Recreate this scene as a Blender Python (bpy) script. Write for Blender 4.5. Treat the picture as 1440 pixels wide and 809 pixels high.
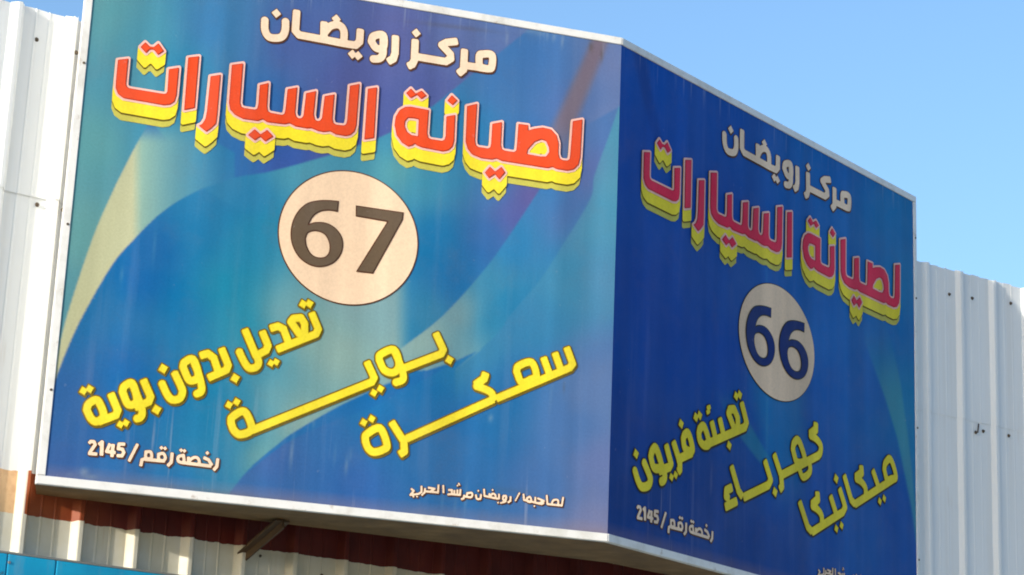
import bpy, bmesh, math, random
import numpy as np
from mathutils import Vector, Matrix
for o in list(bpy.data.objects): bpy.data.objects.remove(o)
S = bpy.context.scene
COL = S.collection
rad = math.radians

# ------------------------------------------------------------------ camera
EYE = 1.6                                   # camera height above the ground
FPX, PIT, ROL, SHY = 3637.36, 0.332644, 0.0430225, -310.04
S.render.resolution_x, S.render.resolution_y = 1024, 575
cw = np.array([0, math.cos(PIT), math.sin(PIT)])
_u = np.array([0, -math.sin(PIT), math.cos(PIT)]); _r = np.array([1., 0, 0])
cr = math.cos(ROL)*_r + math.sin(ROL)*_u
cu = -math.sin(ROL)*_r + math.cos(ROL)*_u
cd = bpy.data.cameras.new('camera'); cam = bpy.data.objects.new('camera', cd); COL.objects.link(cam)
cd.sensor_width = 36; cd.sensor_fit = 'HORIZONTAL'; cd.lens = FPX/1440*36
cd.shift_y = SHY/1440; cd.clip_start = 0.1; cd.clip_end = 3000
cam.matrix_world = Matrix(((cr[0], cu[0], -cw[0], 0), (cr[1], cu[1], -cw[1], 0), (cr[2], cu[2], -cw[2], EYE), (0, 0, 0, 1)))
S.camera = cam

# ------------------------------------------------------------------ light
WALL_A = rad(36)                            # direction of the long wall in plan
SUN_AZ, SUN_EL = rad(12.5), rad(11.5)       # grazing angle to the wall, elevation
ta = WALL_A + SUN_AZ                        # the sunlight travels along this plan direction
tdir = Vector((math.cos(ta)*math.cos(SUN_EL), math.sin(ta)*math.cos(SUN_EL), -math.sin(SUN_EL)))
W = bpy.data.worlds.new('World'); S.world = W; W.use_nodes = True
nt = W.node_tree; nt.nodes.clear()
wo = nt.nodes.new('ShaderNodeOutputWorld'); bg = nt.nodes.new('ShaderNodeBackground'); sk = nt.nodes.new('ShaderNodeTexSky')
sk.sky_type = 'NISHITA'; sk.sun_disc = False; sk.sun_elevation = SUN_EL
sk.sun_rotation = math.atan2(-tdir.x, -tdir.y)
sk.air_density = 1.0; sk.dust_density = 2.0; sk.ozone_density = 3.3; sk.altitude = 50
bg.inputs['Strength'].default_value = 0.15
nt.links.new(sk.outputs[0], bg.inputs[0]); nt.links.new(bg.outputs[0], wo.inputs[0])
ld = bpy.data.lights.new('sun', 'SUN'); sun = bpy.data.objects.new('sun', ld); COL.objects.link(sun)
ld.energy = 2.4; ld.angle = rad(0.5); ld.color = (1.0, 0.91, 0.78)
sun.rotation_euler = tdir.to_track_quat('-Z', 'Y').to_euler()
S.cycles.filter_width = 1.9                 # a phone lens is a little soft
S.view_settings.view_transform = 'Standard'; S.view_settings.look = 'None'
S.view_settings.exposure = 1.0; S.view_settings.gamma = 1; S.view_settings.use_curve_mapping = False

# ------------------------------------------------------------------ helpers
def lin(r, g, b):
    f = lambda c: (c/255/12.92 if c/255 <= .04045 else ((c/255+.055)/1.055)**2.4)
    return (f(r), f(g), f(b))
def lin_a(a):
    a = np.asarray(a, float)/255
    return np.where(a <= .04045, a/12.92, ((a+.055)/1.055)**2.4)
def mat(name, col, rough=.5, metal=0, spec=.5):
    m = bpy.data.materials.new(name); m.use_nodes = True
    b = m.node_tree.nodes['Principled BSDF']
    b.inputs['Base Color'].default_value = (*col, 1); b.inputs['Roughness'].default_value = rough
    b.inputs['Metallic'].default_value = metal; b.inputs['Specular IOR Level'].default_value = spec
    return m
class N:                                    # tiny node builder
    def __init__(s, m): s.t = m.node_tree; s.b = s.t.nodes['Principled BSDF']
    def add(s, typ, **kw):
        n = s.t.nodes.new(typ)
        for k, v in kw.items():
            if k.startswith('i_'): n.inputs[int(k[2:]) if k[2:].isdigit() else k[2:].replace('_', ' ')].default_value = v
            else: setattr(n, k, v)
        return n
    def ln(s, a, b): s.t.links.new(a, b)
    def noise(s, scale, detail=4, rough=.55, vec=None, stretch=None):
        co = s.add('ShaderNodeTexCoord'); mp = s.add('ShaderNodeMapping')
        if stretch: mp.inputs['Scale'].default_value = stretch
        s.ln(co.outputs['Object'], mp.inputs[0])
        n = s.add('ShaderNodeTexNoise'); n.inputs['Scale'].default_value = scale
        n.inputs['Detail'].default_value = detail; n.inputs['Roughness'].default_value = rough
        s.ln(mp.outputs[0], n.inputs['Vector']); return n.outputs['Fac']
    def ramp(s, fac, stops):
        r = s.add('ShaderNodeValToRGB'); e = r.color_ramp.elements
        while len(e) < len(stops): e.new(.5)
        for q, (p, c) in zip(e, stops): q.position = p; q.color = (*c, 1) if len(c) == 3 else c
        s.ln(fac, r.inputs[0]); return r.outputs[0]
    def mix(s, fac, a, b, mode='MIX'):
        m = s.add('ShaderNodeMix', data_type='RGBA', blend_type=mode)
        for v, i in ((fac, 0), (a, 6), (b, 7)):
            if hasattr(v, 'is_linked'): s.ln(v, m.inputs[i])
            elif i == 0: m.inputs[0].default_value = v
            else: m.inputs[i].default_value = (*v, 1)
        return m.outputs[2]
    def math(s, op, a, b=0):
        m = s.add('ShaderNodeMath', operation=op)
        for i, v in enumerate((a, b)):
            if hasattr(v, 'is_linked'): s.ln(v, m.inputs[i])
            else: m.inputs[i].default_value = v
        return m.outputs[0]
    def bump(s, h, strength, dist):
        b = s.add('ShaderNodeBump'); b.inputs['Strength'].default_value = strength; b.inputs['Distance'].default_value = dist
        s.ln(h, b.inputs['Height']); s.ln(b.outputs[0], s.b.inputs['Normal'])
def mesh_obj(name, verts, faces, mats, parent=None, midx=None, smooth=False):
    me = bpy.data.meshes.new(name); me.from_pydata(verts, [], faces)
    for m in (mats if isinstance(mats, (list, tuple)) else [mats]): me.materials.append(m)
    if midx is not None: me.polygons.foreach_set('material_index', midx)
    if smooth: me.polygons.foreach_set('use_smooth', [True]*len(me.polygons))
    me.update(); o = bpy.data.objects.new(name, me); COL.objects.link(o)
    if parent: o.parent = parent
    return o
def bm_obj(name, bm, m, parent=None):
    bmesh.ops.recalc_face_normals(bm, faces=bm.faces[:])
    me = bpy.data.meshes.new(name); bm.to_mesh(me); bm.free(); me.materials.append(m)
    o = bpy.data.objects.new(name, me); COL.objects.link(o)
    if parent: o.parent = parent
    return o
def prism(bm, plan, z0, z1):                # vertical prism over a plan polygon
    a = [bm.verts.new((x, y, z0)) for x, y in plan]; b = [bm.verts.new((x, y, z1)) for x, y in plan]
    n = len(plan); bm.faces.new(a[::-1]); bm.faces.new(b)
    for i in range(n): bm.faces.new((a[i], a[(i+1) % n], b[(i+1) % n], b[i]))
def empty(name, loc, label, cat, group=None):
    o = bpy.data.objects.new(name, None); COL.objects.link(o); o.location = loc; o.empty_display_size = .2
    o['label'] = label; o['category'] = cat
    if group: o['group'] = group
    return o
def hold(o, root):                          # parent a mesh built in world coordinates
    o.parent = root; o.matrix_parent_inverse = Matrix.Translation(-root.location)

# ------------------------------------------------------------------ ground
gm = mat('dusty_ground', (.30, .25, .19), .95); n = N(gm)
n.ln(n.ramp(n.noise(.6, 8), [(.3, (.36, .30, .22)), (.55, (.46, .39, .28)), (.8, (.53, .46, .35))]), n.b.inputs['Base Color'])
n.bump(n.noise(9, 6), .4, .02)
g = mesh_obj('ground', [(-600, -600, 0), (600, -600, 0), (600, 600, 0), (-600, 600, 0)], [(0, 1, 2, 3)], gm); g['kind'] = 'structure'

# ------------------------------------------------------------------ corrugated wall
WO = Vector((-1.69, 9.5, 0)); wd = Vector((math.cos(WALL_A), math.sin(WALL_A), 0)); wn = Vector((math.sin(WALL_A), -math.cos(WALL_A), 0))
def wp(s, out, z): return WO + wd*s + wn*out + Vector((0, 0, z))
PITCH = .2333; RIB0 = -.068
def profile(s0, s1):
    """outline of the trapezoid sheet between two distances along the wall"""
    pts = []
    k0 = int(math.floor((s0-RIB0)/PITCH))-1; k1 = int(math.ceil((s1-RIB0)/PITCH))+1
    for k in range(k0, k1):
        b = RIB0 + k*PITCH
        pts += [(b, 0), (b+.003, .002), (b+.019, .032), (b+.023, .034), (b+.036, .034), (b+.040, .032), (b+.058, .002), (b+.061, 0)]
        for q in (.112, .168):
            pts += [(b+q-.006, 0), (b+q-.002, .0024), (b+q+.002, .0024), (b+q+.006, 0)]
    return [p for p in pts if s0-1e-6 <= p[0] <= s1+1e-6]
wm = mat('painted_sheet', (.74, .735, .70), .5, 0, .4); n = N(wm)
co = n.add('ShaderNodeTexCoord'); sp = n.add('ShaderNodeSeparateXYZ'); n.ln(co.outputs['Object'], sp.inputs[0])
dirt = n.noise(1.4, 6, .6, stretch=(1, 1, .35))
streak = n.noise(22, 3, .6, stretch=(1, 1, .03))
base = n.ramp(dirt, [(.25, (.70, .725, .73)), (.6, (.77, .80, .81)), (.9, (.81, .83, .84))])
base = n.mix(n.math('MULTIPLY', n.ramp(streak, [(.5, (0, 0, 0)), (.75, (1, 1, 1))]), .22), base, (.55, .50, .42))
# the painted band: brushed by hand, edges a little uneven
wob = n.math('MULTIPLY', n.math('SUBTRACT', n.noise(14, 3), .5), .022)
zz = n.math('ADD', sp.outputs[2], wob)
inb = n.math('MULTIPLY', n.math('GREATER_THAN', zz, EYE+1.468), n.math('LESS_THAN', zz, EYE+1.622))
worn_lit = n.ramp(n.noise(7, 6, .65), [(.35, (.075, .005, .003)), (.62, (.115, .010, .005)), (.85, (.20, .035, .013))])
lx = n.add('ShaderNodeMapRange', i_1=-1.38, i_2=-1.62, i_3=0., i_4=1.); n.ln(sp.outputs[0], lx.inputs[0])  # sunlit left end of the band, brightened in the paint colour
worn_lit = n.mix(n.math('MULTIPLY', lx.outputs[0], n.ramp(n.noise(9, 5, .6), [(.3, (.5,)*3), (.6, (.95,)*3)])), worn_lit, (.36, .085, .022))
lit_tan = n.math('MULTIPLY', n.math('LESS_THAN', sp.outputs[0], -1.742), .85)  # tan where sun strikes the left pan: light put into the colour
worn_lit = n.mix(n.math('MULTIPLY', lit_tan, n.ramp(n.noise(16, 5, .6), [(.3, (.6,)*3), (.55, (1,)*3)])), worn_lit, (.76, .54, .30))
rib_glare = n.math('MULTIPLY', n.math('GREATER_THAN', sp.outputs[0], -1.743), n.math('LESS_THAN', sp.outputs[0], -1.703))  # sun glare on the first rib, painted nearly white over the band
worn_lit = n.mix(n.math('MULTIPLY', rib_glare, .85), worn_lit, (.74, .68, .60))
lowz = n.math('LESS_THAN', zz, EYE+1.47)    # wall under the band: the sign's shade put into the colour as beige
base = n.mix(n.math('MULTIPLY', lowz, n.ramp(n.noise(4, 5, .6), [(.3, (.45,)*3), (.6, (1,)*3)])), base, (.57, .54, .42))
rust = n.math('MULTIPLY', n.ramp(n.noise(2.6, 3, .5), [(.55, (0,)*3), (.70, (1,)*3)]), n.ramp(n.noise(34, 4, .65, stretch=(1, 1, .025)), [(.55, (0,)*3), (.72, (1,)*3)]))
base = n.mix(n.math('MULTIPLY', rust, .5), base, (.42, .27, .14))
n.ln(n.mix(inb, base, worn_lit), n.b.inputs['Base Color'])
n.bump(n.noise(3, 3), .12, .02)
wall = empty('corrugated_wall', wp(2, 0, 0), 'long white corrugated metal wall with a red brown painted band, behind the blue sign', 'wall')
random.seed(4)
def sheet(s0, s1, z0, z1, lift, jag=0):
    pr = profile(s0, s1); V = []; F = []
    if s0 > 2: pr = [(s, o*(.62 if o > .005 else .4)) for s, o in pr]     # the newer sheets have a shallower rib
    m = len(pr)
    for s, o in pr: V.append(wp(s, o+lift, z0))
    for s, o in pr: V.append(wp(s, o+lift, z1 + (random.uniform(-jag, jag) if jag else 0) - jag*.8*(o > .018)))
    for s, o in pr: V.append(wp(s, o+lift-.0012, z0))
    for i, (s, o) in enumerate(pr): V.append(V[m+i] - wn*.0012)
    for i in range(m-1):
        F += [(i, i+1, m+i+1, m+i), (2*m+i+1, 2*m+i, 3*m+i, 3*m+i+1), (m+i, m+i+1, 3*m+i+1, 3*m+i), (i+1, i, 2*m+i, 2*m+i+1)]
    F += [(0, m, 3*m, 2*m), (m-1, 3*m-1, 4*m-1, 2*m-1)]
    hold(mesh_obj('wall_sheet', V, F, wm), wall)
# the lower run of sheets, then the upper run lapped over it; each sheet four ribs wide
k = -7
while k < 16:
    a = RIB0 + (k*4-1)*PITCH + .019; b = a + 4*PITCH + .03
    sheet(a, b, 0.02, EYE+2.72, .0 + .0016*(k % 2))
    zt = 3.395 if a < .3 else (3.36 if a < 3.5 else (3.302 if a < 4.4 else 3.305))
    zs = 2.655 if a < 2 else 2.567
    sheet(a, b, EYE+zs, EYE+zt, .0040 + .0016*((k+1) % 2), .004)
    k += 1
scm = mat('rusty_screw', (.10, .075, .05), .6, .3)
def disc_bm(bm, c, nrm, r, h, seg=8):
    q = nrm.to_track_quat('Z', 'Y'); A = []; B = []
    for i in range(seg):
        t = 2*math.pi*i/seg; p = q @ Vector((r*math.cos(t), r*math.sin(t), 0))
        A.append(bm.verts.new(c+p)); B.append(bm.verts.new(c+p*.8+nrm*h))
    bm.faces.new(B); bm.faces.new(A[::-1])
    for i in range(seg): bm.faces.new((A[i], A[(i+1) % seg], B[(i+1) % seg], B[i]))
for s, o, z in ((-.178, .006, 3.273), (-.021, .036, 3.25), (-.104, .006, 2.628), (-.010, .036, 2.62), (4.79, .0052, 3.174), (4.95, .0052, 3.183),
                (5.225, .0052, 3.207), (5.012, .004, 2.53), (5.19, .0052, 2.534), (4.955, .009, 2.515), (1.27, .004, 1.40), (.985, .004, 1.44)):
    bm = bmesh.new(); c = wp(s, o, EYE+z); r = .0075 if z > 2 else .005
    disc_bm(bm, c, wn, r*1.25, .002); disc_bm(bm, c+wn*.002, wn, r*.8, .006, 6)
    hold(bm_obj('screw', bm, scm), wall)
bm = bmesh.new()                            # bent wire end sticking out of the right hand sheet
for (s0, z0, s1, z1) in ((4.965, 2.515, 4.975, 2.56),):
    a = wp(s0, .012, EYE+z0); b = wp(s1, .010, EYE+z1)
    d = (b-a).normalized(); x = d.cross(wn).normalized()*.0025; y = wn*.0025
    A = [bm.verts.new(a+x+y), bm.verts.new(a-x+y), bm.verts.new(a-x-y), bm.verts.new(a+x-y)]
    B = [bm.verts.new(b+x+y), bm.verts.new(b-x+y), bm.verts.new(b-x-y), bm.verts.new(b+x-y)]
    bm.faces.new(A); bm.faces.new(B)
    for i in range(4): bm.faces.new((A[i], A[(i+1) % 4], B[(i+1) % 4], B[i]))
hold(bm_obj('wire_end', bm, scm), wall)
# rails and posts that carry the sheets, on the back
rm = mat('galvanised_steel', (.42, .43, .44), .5, .6)
bm = bmesh.new()
for z in (.4, 1.5, 2.5, 3.6, 4.6):
    P4 = [wp(-6.5, -.004, 0), wp(14.6, -.004, 0), wp(14.6, -.06, 0), wp(-6.5, -.06, 0)]
    prism(bm, [(p.x, p.y) for p in P4], z, z+.06)
hold(bm_obj('wall_rail', bm, rm), wall)

# ------------------------------------------------------------------ blue fascia under the sign
fm = mat('blue_painted_steel', (.0, .27, .50), .45); n = N(fm)
c1 = n.ramp(n.noise(5, 6, .6), [(.3, (.0, .26, .50)), (.6, (.0, .35, .62)), (.85, (.01, .42, .70))])
spots = n.ramp(n.noise(26, 2, .5), [(.66, (0, 0, 0)), (.72, (1, 1, 1))])
c1 = n.mix(n.math('MULTIPLY', n.ramp(n.noise(11, 7, .7, stretch=(1, 1, .3)), [(.5, (0,)*3), (.8, (1,)*3)]), .35), c1, (.30, .36, .38))
n.ln(n.mix(n.math('MULTIPLY', spots, .7), c1, (.03, .10, .16)), n.b.inputs['Base Color'])
em = mat('weathered_edge', (.20, .21, .20), .7)
fas = empty('fascia', wp(.5, .06, EYE+.9), 'weathered bright blue steel fascia along the foot of the white corrugated wall', 'fascia')
def wbox(name, s0, s1, o0, o1, z0, z1, m, bev=0):
    bm = bmesh.new(); pl = [wp(s0, o0, 0), wp(s1, o0, 0), wp(s1, o1, 0), wp(s0, o1, 0)]
    prism(bm, [(p.x, p.y) for p in pl], EYE+z0, EYE+z1)
    if bev: bmesh.ops.bevel(bm, geom=bm.edges[:], offset=bev, segments=2, affect='EDGES', profile=.5)
    o = bm_obj(name, bm, m); hold(o, fas); return o
edges = [-6.4, -4.2, -2.1, -.107, .087, 2.2, 4.4]
for a, b in zip(edges[:-1], edges[1:]):
    wbox('fascia_panel', a+.0015, b-.0015, .034, .075, .72, 1.309, fm, .004)
wbox('top_edge', -6.4, 4.4, .031, .073, 1.3095, 1.318, em, .002)
for s in np.arange(-3.2, 4.4, .31):
    bm = bmesh.new(); disc_bm(bm, wp(s, .0755, EYE+1.27-.012*math.sin(s*9)), wn, .006, .003)
    hold(bm_obj('rivet', bm, em), fas)

# ------------------------------------------------------------------ sign geometry
SA1, SA2 = .35755, .936896
W1, W2, H = 2.18647, 2.58646, 2.0
C0 = np.array([.444856, 10., 1.57102])      # lower print corner between the faces (camera at z = 0)
d1 = np.array([math.cos(SA1), math.sin(SA1), 0]); n1 = np.array([math.sin(SA1), -math.cos(SA1), 0])
d2 = np.array([math.cos(SA2), math.sin(SA2), 0]); n2 = np.array([math.sin(SA2), -math.cos(SA2), 0])
L0 = C0 - d1*W1; R0 = C0 + d2*W2
zB = EYE + C0[2]; zT = zB + H
def uv(xy, side):                           # a traced point of the artwork, in metres on its face
    xy = np.atleast_2d(np.asarray(xy, float))
    ray = ((xy[:, :1]-720)/FPX)*cr - ((xy[:, 1:]-404.5-SHY)/FPX)*cu + cw
    nn, dd = (n1, d1) if side == 0 else (n2, d2)
    t = (C0 @ nn)/(ray @ nn); P = ray*t[:, None] - C0
    return np.stack([P @ dd + (W1 if side == 0 else 0), P[:, 2]], -1)
sign = empty('shop_sign', (C0[0], C0[1], zB), 'blue two sided workshop sign with red Arabic headline and round number plates', 'sign')

tm = mat('white_trim', (.80, .80, .78), .45); n = N(tm)
n.ln(n.ramp(n.noise(9, 6, .65), [(.3, (.58, .57, .53)), (.5, (.72, .72, .70)), (.8, (.78, .78, .77))]), n.b.inputs['Base Color'])
ru = n.ramp(n.noise(17, 6, .7), [(.60, (0,)*3), (.72, (1,)*3)]); old = n.b.inputs['Base Color'].links[0].from_socket
n.ln(n.mix(n.math('MULTIPLY', ru, .55), old, (.30, .20, .11)), n.b.inputs['Base Color'])
n.bump(n.noise(5, 2, stretch=(1, 1, 1)), .25, .01)
sm = mat('rusty_soffit', (.30, .21, .12), .8); n = N(sm)
n.ln(n.ramp(n.noise(6, 7, .65), [(.3, (.12, .062, .017)), (.55, (.20, .112, .036)), (.8, (.29, .18, .07))]), n.b.inputs['Base Color'])
bk = mat('cabinet_sheet', (.6, .6, .58), .55)
TW, TP = .031, .005                         # trim width and how far it stands proud
def trims():
    nc = (n1+n2)/(1+n1 @ n2)
    l, c, r = L0[:2], C0[:2], R0[:2]; q = nc[:2]
    def bar(name, plan, z0, z1):
        bm = bmesh.new(); prism(bm, [tuple(p) for p in plan], z0, z1)
        bmesh.ops.bevel(bm, geom=bm.edges[:], offset=.002, segments=1, affect='EDGES')
        hold(bm_obj(name, bm, tm), sign)
    le = l - d1[:2]*TW; re = r + d2[:2]*.028
    for z0, z1 in ((zB-TW, zB), (zT, zT+TW)):
        bar('trim', [le - n1[:2]*.02, le + n1[:2]*TP, c + q*TP - d1[:2]*.0012, c - q*.02 - d1[:2]*.0012], z0, z1)
        bar('trim', [c - q*.02 + d2[:2]*.0012, c + q*TP + d2[:2]*.0012, re + n2[:2]*TP, re - n2[:2]*.02], z0, z1)
    bar('trim', [le - n1[:2]*.02, le + n1[:2]*TP, l + n1[:2]*TP, l - n1[:2]*.02], zB+.0015, zT-.0015)
    bar('trim', [r - n2[:2]*.02, r + n2[:2]*TP, re + n2[:2]*TP, re - n2[:2]*.02], zB+.0015, zT-.0015)
trims()
def trim_screw(p, nn, r=.0055):
    bm = bmesh.new(); c = Vector((*p,)) + Vector(nn)*(TP+.0004)
    disc_bm(bm, c, Vector(nn), r, .003, 7); hold(bm_obj('screw', bm, scm), sign)
Z = np.array((0, 0, 1.)); z_ = np.array((0, 0, EYE))
for t in (.31, .93, 1.56, 1.86):
    trim_screw(L0+z_-d1*(TW*.35)+Z*t, n1); trim_screw(R0+z_+d2*.014+Z*(t-.04), n2)
# cabinet: bottom board, top board, back sheets
LB = np.array((-1.672, 9.482)); AB = np.array((.467, 10.565)); RB = R0[:2] - n2[:2]*.03
plan = [L0[:2]-d1[:2]*.030-n1[:2]*.022, C0[:2]-((n1+n2)/(1+n1 @ n2))[:2]*.022, R0[:2]+d2[:2]*.02-n2[:2]*.022, AB, LB]
bm = bmesh.new(); prism(bm, [tuple(p) for p in plan], zB-TW+.004, zB-TW+.010); hold(bm_obj('bottom_board', bm, sm), sign)
bm = bmesh.new(); prism(bm, [tuple(p) for p in plan], zT+TW-.010, zT+TW-.004); hold(bm_obj('top_board', bm, bk), sign)
bm = bmesh.new()
def vsheet(bm, p, q, t=.003):
    p, q = np.array(p), np.array(q); d = (q-p)/np.linalg.norm(q-p); m = np.array((-d[1], d[0]))*t
    prism(bm, [tuple(p), tuple(q), tuple(q+m), tuple(p+m)], zB-TW+.0102, zT+TW-.0102)
vsheet(bm, plan[2], AB); vsheet(bm, AB, LB); hold(bm_obj('back_sheet', bm, bk), sign)
rw = WO + wd*((Vector((*R0[:2], 0))-WO).dot(wd)+.03)
bm = bmesh.new(); vsheet(bm, R0[:2]+d2[:2]*.022-n2[:2]*.005, (rw.x, rw.y)); hold(bm_obj('side_sheet', bm, tm), sign)  # right sheet, added to block sun leaking between sign and wall
bm = bmesh.new(); vsheet(bm, LB+np.array((.002, 0)), plan[0]); hold(bm_obj('side_sheet', bm, tm), sign)
# angle iron brackets from the soffit back to the wall
bm = bmesh.new()
def strut(a, b, w=.02):
    d = (b-a).normalized(); x = d.cross(Vector((0, 0, 1))).normalized()*w; y = d.cross(x).normalized()*w
    for x_, y_ in ((x, y*.12), (x*.12, y)):
        A = [a+x_+y_, a-x_+y_, a-x_-y_, a+x_-y_]; A = [bm.verts.new(p) for p in A]
        B = [bm.verts.new(b+(s*x_)+(t*y_)) for s, t in ((1, 1), (-1, 1), (-1, -1), (1, -1))]
        bm.faces.new(A); bm.faces.new(B)
        for i in range(4): bm.faces.new((A[i], A[(i+1) % 4], B[(i+1) % 4], B[i]))
strut(Vector((-.79, 9.80, zB-TW-.004)), wp(.905, .002, EYE+1.43), .030)
bkm = mat('bracket_steel', (.085, .052, .026), .8)
hold(bm_obj('bracket', bm, bkm), sign); bm = bmesh.new()
strut(Vector((1.35, 11.42, zB-TW-.004)), wp(3.55, .015, EYE+1.45), .026)
hold(bm_obj('bracket', bm, bkm), sign)

# ------------------------------------------------------------------ artwork: the two printed faces
def inpoly(x, y, poly):
    poly = np.asarray(poly, float); r = np.zeros(x.shape, bool); j = len(poly)-1
    for i in range(len(poly)):
        xi, yi = poly[i]; xj, yj = poly[j]
        c = ((yi > y) != (yj > y)); r ^= c & (x < (xj-xi)*(y-yi)/((yj-yi) if yj != yi else 1e-9)+xi); j = i
    return r
def spline(pts, n=10):                      # smooth open curve through points
    p = np.asarray(pts, float); p = np.vstack([2*p[0]-p[1], p, 2*p[-1]-p[-2]]); o = []
    for i in range(1, len(p)-2):
        t = np.linspace(0, 1, n, endpoint=False)[:, None]
        a, b, c, d = p[i-1:i+3]
        o.append(.5*(2*b+(c-a)*t+(2*a-5*b+4*c-d)*t**2+(3*b-a-3*c+d)*t**3))
    return [tuple(q) for q in np.vstack(o+[p[-2:-1]])]
def idw(x, y, smp, pw=3.2):
    s = np.asarray(smp, float); w = np.zeros(x.shape); c = np.zeros(x.shape+(3,))
    for px, py, r, g_, b in s:
        k = 1/((x-px)**2+(y-py)**2+700)**(pw/2); w += k; c += k[..., None]*np.array((r, g_, b))
    return c/w[..., None]
def soft(v, a, b):
    t = np.clip((v-a)/(b-a), 0, 1); return t*t*(3-2*t)
T_line = spline([(790, 0), (735, 48), (663, 105), (610, 148), (552, 185), (500, 206), (455, 221), (380, 241.5), (330, 250), (285, 265)])
C_top = spline([(70, 560), (80, 528), (97, 485), (119, 439), (158, 372), (188, 337), (220, 305), (250, 283), (285, 265)])
B_left = spline([(70, 560), (80, 505), (95.6, 440), (131, 333.5), (158, 271), (173, 240), (190.5, 206), (212, 168)])
M_low = spline([(800, 190), (785, 225), (759, 266), (713, 336), (679, 382), (623, 444), (567, 488), (530, 515)])
R_top2 = spline([(885, 110), (873, 142), (855, 195), (836, 247), (830, 280), (793, 342), (759, 394.6), (722, 438), (697, 472), (640, 520)])
D_low = spline([(700, 478), (638, 509), (590, 524), (541, 541), (487, 566), (452, 585), (410, 610), (388, 627), (350, 660), (318, 700), (306, 720)])
E_in = spline([(520, 575), (450, 600), (400, 625), (360, 655), (335, 676), (318, 700), (310, 730)])
def left_colour(x, y):
    low = idw(x, y, [(700, 580, 35, 115, 185), (640, 600, 28, 110, 185), (560, 620, 35, 110, 182), (800, 600, 75, 120, 190), (845, 650, 112, 128, 190),
        (842, 745, 126, 132, 185), (750, 680, 70, 115, 185), (650, 680, 45, 110, 182), (500, 680, 55, 105, 185), (420, 670, 52, 106, 181), (390, 650, 62, 104, 180),
        (450, 620, 42, 110, 185), (520, 570, 28, 118, 190), (640, 520, 32, 125, 190), (350, 690, 52, 108, 181), (600, 550, 25, 115, 188), (840, 560, 100, 130, 192)])
    out = low
    e = inpoly(x, y, D_low + E_in[::-1]); out[e] = (28, 112, 188)
    right = idw(x, y, [(855, 260, 85, 155, 195), (850, 300, 75, 150, 195), (850, 400, 85, 145, 195), (800, 400, 60, 140, 190), (760, 470, 55, 132, 188), (840, 500, 92, 138, 195), (720, 520, 42, 122, 188), (690, 500, 60, 135, 185)])
    band = idw(x, y, [(650, 440, 130, 165, 180), (600, 480, 152, 180, 183), (690, 400, 60, 140, 188), (725, 350, 45, 130, 195), (780, 280, 62, 125, 195), (690, 450, 35, 130, 185), (720, 430, 35, 128, 188), (640, 500, 110, 160, 185), (820, 230, 85, 120, 192)])
    k = soft(y+.35*x, 735, 800)[..., None]
    m = inpoly(x, y, R_top2 + [(640, 900), (1000, 900), (1000, 0)])
    out = np.where(m[..., None], right*(1-k)+out*k, out)
    k2 = soft(y, 470, 530)[..., None]
    m = inpoly(x, y, M_low + D_low[12:2:-1] + R_top2[:20:-1] + R_top2[:1:-1] + [(860, 150)])
    m = inpoly(x, y, M_low + [(560, 520), (600, 521), (638, 509), (680, 490)] + R_top2[::-1])
    out = np.where(m[..., None], band, out)
    mid = idw(x, y, [(300, 252, 42, 130, 186), (350, 280, 33, 130, 190), (380, 330, 33, 140, 186), (420, 240, 78, 155, 190), (560, 235, 92, 165, 180), (600, 260, 62, 150, 190),
        (615, 330, 18, 122, 190), (640, 400, 18, 113, 186), (600, 440, 48, 132, 182), (680, 330, 48, 108, 185), (720, 300, 88, 92, 175), (745, 275, 105, 92, 165), (690, 265, 62, 120, 190),
        (660, 180, 38, 130, 196), (700, 120, 68, 120, 190), (760, 100, 68, 118, 190), (800, 150, 80, 115, 188), (862, 90, 112, 130, 190), (862, 180, 112, 132, 192), (740, 200, 60, 120, 195), (830, 230, 90, 118, 190), (560, 200, 60, 145, 192), (640, 250, 60, 140, 190)])
    m = inpoly(x, y, T_line[::-1] + [(960, -120), (960, 100)] + M_low + [(480, 380), (380, 320)])
    m |= inpoly(x, y, T_line[::-1] + [(960, -120), (885, 110)] + R_top2[:30] + M_low + [(480, 380), (380, 320)]) & ~inpoly(x, y, M_low + R_top2[::-1]) & (x+.6*y < 960)
    out = np.where(m[..., None], mid, out)
    cdd = idw(x, y, [(400, 440, 118, 168, 186), (440, 470, 145, 180, 182), (480, 500, 150, 180, 182), (540, 440, 132, 170, 186), (360, 500, 72, 155, 190), (380, 560, 112, 166, 186),
        (340, 560, 42, 140, 186), (420, 590, 152, 182, 182), (300, 560, 28, 130, 186), (330, 620, 45, 138, 186), (300, 640, 30, 130, 186), (590, 505, 152, 180, 185), (500, 420, 138, 170, 182),
        (340, 460, 35, 145, 186), (365, 640, 115, 168, 178), (120, 600, 50, 105, 180), (90, 650, 62, 104, 180), (200, 400, 8, 104, 186), (220, 350, 14, 104, 182), (160, 430, 36, 115, 180), (180, 520, 18, 105, 186),
        (250, 450, 18, 120, 186), (285, 330, 25, 124, 186), (320, 400, 34, 142, 186), (100, 560, 50, 105, 180), (230, 560, 24, 114, 186), (280, 600, 22, 126, 186), (180, 650, 40, 110, 186), (250, 680, 32, 116, 186), (300, 690, 40, 130, 186), (340, 350, 32, 138, 188), (300, 280, 32, 126, 186)])
    m = inpoly(x, y, C_top + [(380, 320), (480, 380), (600, 385), (623, 444), (567, 488), (600, 507), (638, 509)] + D_low[10:] + [(300, 800), (0, 800), (0, 600)])
    ka = (m*(1-soft(x, 552, 582)))[..., None]; out = out*(1-ka)+cdd*ka
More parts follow.
